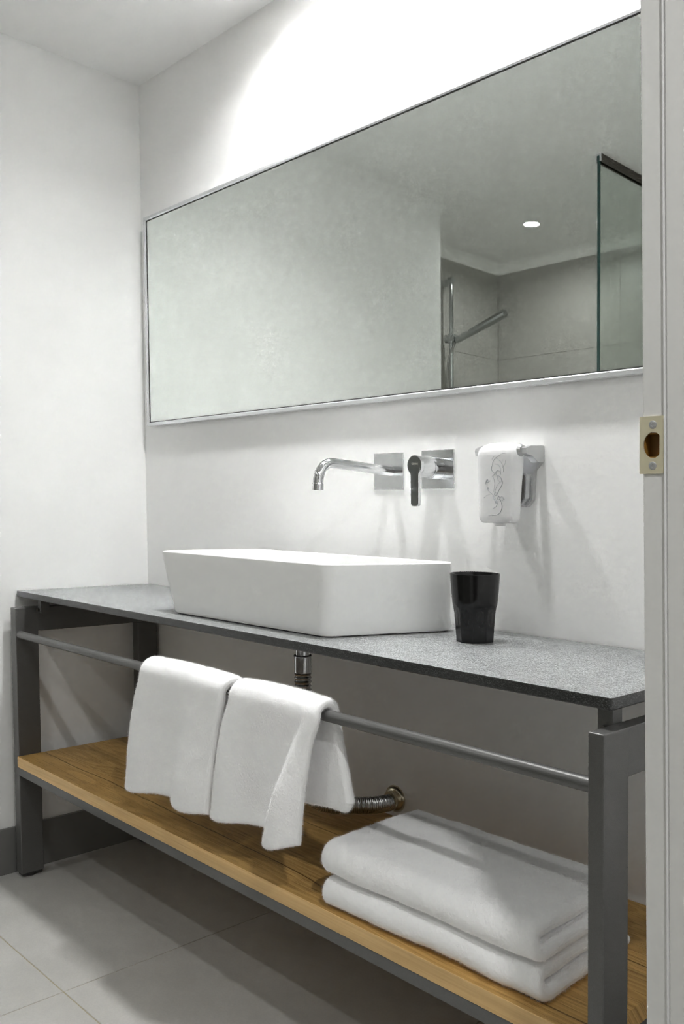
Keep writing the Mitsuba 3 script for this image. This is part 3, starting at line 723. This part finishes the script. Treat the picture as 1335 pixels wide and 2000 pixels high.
BY, BZ = -0.450, 0.7265
def hang(nu, ns, Lf, Lb, xf, xb, zf, zb, ridge, h, seed):
    """towel over the bar. xf(d)->(left,right) in front, xb(d) behind; zf(u), zb(u): height of the hems; ridge(u,d): outward push"""
    R = 0.0112 + h + 0.0006
    U = edges(nu, 0, 1, h); S = np.linspace(-1, 1, ns)
    P = np.zeros((ns, nu, 3))
    na = 0.10
    for i, s in enumerate(S):
        if abs(s) < na:
            ang = s / na * math.pi / 2
            xl, xr = [(a + b) / 2 + (b - a) / 2 * s / na for a, b in zip(xf(0.0), xb(0.0))]
            for j, u in enumerate(U):
                rg = ridge(u, 0.0) * (0.5 - 0.5 * s / na)
                P[i, j] = (xl + (xr - xl) * u, BY + R * math.sin(ang) - rg, BZ + R * math.cos(ang) + 0.004 * math.sin(math.pi * u) * math.cos(ang))
        else:
            t = (abs(s) - na) / (1 - na)
            for j, u in enumerate(U):
                if s < 0:
                    d = t * (BZ - zf(u)); xl, xr = xf(d)
                    P[i, j] = (xl + (xr - xl) * u, BY - R - ridge(u, d), BZ - d)
                else:
                    d = t * (BZ - zb(u)); xl, xr = xb(d)
                    P[i, j] = (xl + (xr - xl) * u, BY + R + 0.05 * d, BZ - d)
    return thick_sheet(P, h, seed)


def bump(x, c, w): return math.exp(-((x - c) / w) ** 2)
def sstep(a, b, x):
    t = min(max((x - a) / (b - a), 0), 1); return t * t * (3 - 2 * t)


# left towel
def xfA(d): return (0.842 - 0.150 * d - 0.010 * sstep(0, .08, d), 1.176 - 0.125 * d - 0.008 * sstep(0, .08, d))
def xbA(d): return (0.850 - 0.02 * d, 1.196 + 0.02 * d)
def zfA(u): return 0.440 + 0.020 * sstep(0, 0.55, u) - 0.006 * sstep(0.55, 0.75, u) + 0.010 * sstep(0.75, 1, u)
def zbA(u): return 0.470
def ridgeA(u, d): return 0.004 + 0.026 * sstep(0.52, 0.72, u) * (1 - 0.55 * sstep(0.86, 1.0, u)) * sstep(0.0, 0.26, d) + 0.018 * bump(u, 0.10, 0.14) * sstep(-.05, .2, d) + 0.01 * d
hta = thing('hand_towel', 'white terry hand towel hanging over the towel bar, the left one of two', 'towel', 'hand towels on the towel bar')
mA = hang(250, 300, .30, .28, xfA, xbA, zfA, zbA, ridgeA, 0.0105, 11)
put('cloth', mA, 'mat_towel', hta, smooth=True)
put('pile', pile(mA, 90000, 0.0034, 0.00018, 1), 'mat_pile', hta, kind='stuff')


def xfB(d): return (1.205 - 0.150 * d - 0.012 * sstep(0, .08, d), 1.484 - 0.115 * d - 0.012 * sstep(0, .06, d))
def xbB(d): return (1.205 - 0.02 * d, 1.478 + 0.20 * d)
def zfB(u): return 0.462 + 0.022 * sstep(0, 0.66, u) - 0.014 * sstep(0.66, 0.74, u) + 0.014 * sstep(0.8, 1, u)
def zbB(u): return 0.530 + 0.010 * sstep(0.5, 0.85, u) + 0.022 * sstep(0.90, 1.0, u) ** 2
def ridgeB(u, d):
    c = 0.90 - 0.17 * d / .28
    return 0.004 + 0.044 * sstep(c - 0.05, c + 0.05, u) * (1 - 0.75 * sstep(0.80, 1.02, u) ** 2) * sstep(-0.03, 0.20, d) + 0.018 * bump(u, 0.10, 0.15) * sstep(-.05, .2, d) + 0.009 * d
htb = thing('hand_towel', 'white terry hand towel with a folded edge, the right one on the towel bar', 'towel', 'hand towels on the towel bar')
mB = hang(250, 300, .28, .24, xfB, xbB, zfB, zbB, ridgeB, 0.0105, 23)
put('cloth', mB, 'mat_towel', htb, smooth=True)
put('pile', pile(mB, 90000, 0.0034, 0.00018, 2), 'mat_pile', htb, kind='stuff')


def folded(x0, x1, yf, yb, z0, tl, tu, rot, cx, cy, seed, sag, gap=0.001, skewx=0.0):
    """bath towel folded once: two layers joined by a fold along the front edge"""
    nu, ns = 290, 320
    U = edges(nu, 0, 1, 0.02)
    h = min(tl, tu) / 2 * 0.97
    zl, zu = z0 + tl / 2, z0 + tl + gap + tu / 2
    R = (zu - zl) / 2; zm = (zu + zl) / 2
    Ls = (yb - yf - R)
    S = np.linspace(0, 2 * Ls + math.pi * R, ns); P = np.zeros((ns, nu, 3))
    for i, s in enumerate(S):
        if s < Ls: y, z, k = yb - s, zl, 0.0
        elif s < Ls + math.pi * R:
            a = (s - Ls) / R; y, z = yf + R - R * math.sin(a), zm - R * math.cos(a); k = (z - zl) / (2 * R)
        else: y, z, k = yf + R + (s - Ls - math.pi * R), zu, 1.0
        xx0, xx1 = x0 + skewx * k, x1 - 0.012 * k
        X = xx0 + (xx1 - xx0) * U
        P[i, :, 0] = X; P[i, :, 1] = y
        P[i, :, 2] = z + k * sag((X - x0) / (x1 - x0), (y - yf) / (yb - yf))
    c, s_ = math.cos(rot), math.sin(rot)
    Q = P.copy(); Q[..., 0] = cx + (P[..., 0] - cx) * c - (P[..., 1] - cy) * s_; Q[..., 1] = cy + (P[..., 0] - cx) * s_ + (P[..., 1] - cy) * c
    Q[..., 2] += (meshkit.fbm(np.stack([Q[..., 0] * 9, Q[..., 1] * 9, np.full(Q.shape[:2], 0.5)], -1), 2, seed + 3) - 0.5) * 0.010 * (np.arange(ns) > ns * 0.45)[:, None]
    Q[..., 1] += (meshkit.fbm(np.stack([Q[..., 0] * 11, Q[..., 2] * 25, np.full(Q.shape[:2], 2.5)], -1), 2, seed + 5) - 0.5) * 0.012
    return thick_sheet(Q, h, seed, amp=0.0014)


btl = thing('bath_towel', 'white folded terry bath towel on the oak shelf, the lower of the stacked pair', 'towel', 'folded bath towels on the oak shelf')
mL = folded(1.464, 1.964, -0.446, -0.195, 0.3678, 0.026, 0.030, 0.035, 1.7, -0.32, 31, lambda u, w: 0.001 * np.sin(5 * u))
put('cloth', mL, 'mat_towel', btl, smooth=True)
put('pile', pile(mL, 100000, 0.0036, 0.00018, 3), 'mat_pile', btl, kind='stuff')
tg = rbox(1.925, 1.938, -0.372, -0.346, 0.4205, 0.4265, 0.001, 1)
put('hanging_loop', tg, 'mat_loop', btl, label='small grey hanging loop')
btu = thing('bath_towel', 'white folded terry bath towel lying on top of the other folded bath towel', 'towel', 'folded bath towels on the oak shelf')
mU = folded(1.460, 1.957, -0.446, -0.190, 0.4262, 0.030, 0.036, 0.030, 1.7, -0.32, 47, lambda u, w: 0.004 * np.sin(3.0 * u + 0.4) * np.sin(math.pi * w) - 0.004 * u)
put('cloth', mU, 'mat_towel', btu, smooth=True)
put('pile', pile(mU, 100000, 0.0036, 0.00018, 4), 'mat_pile', btu, kind='stuff')
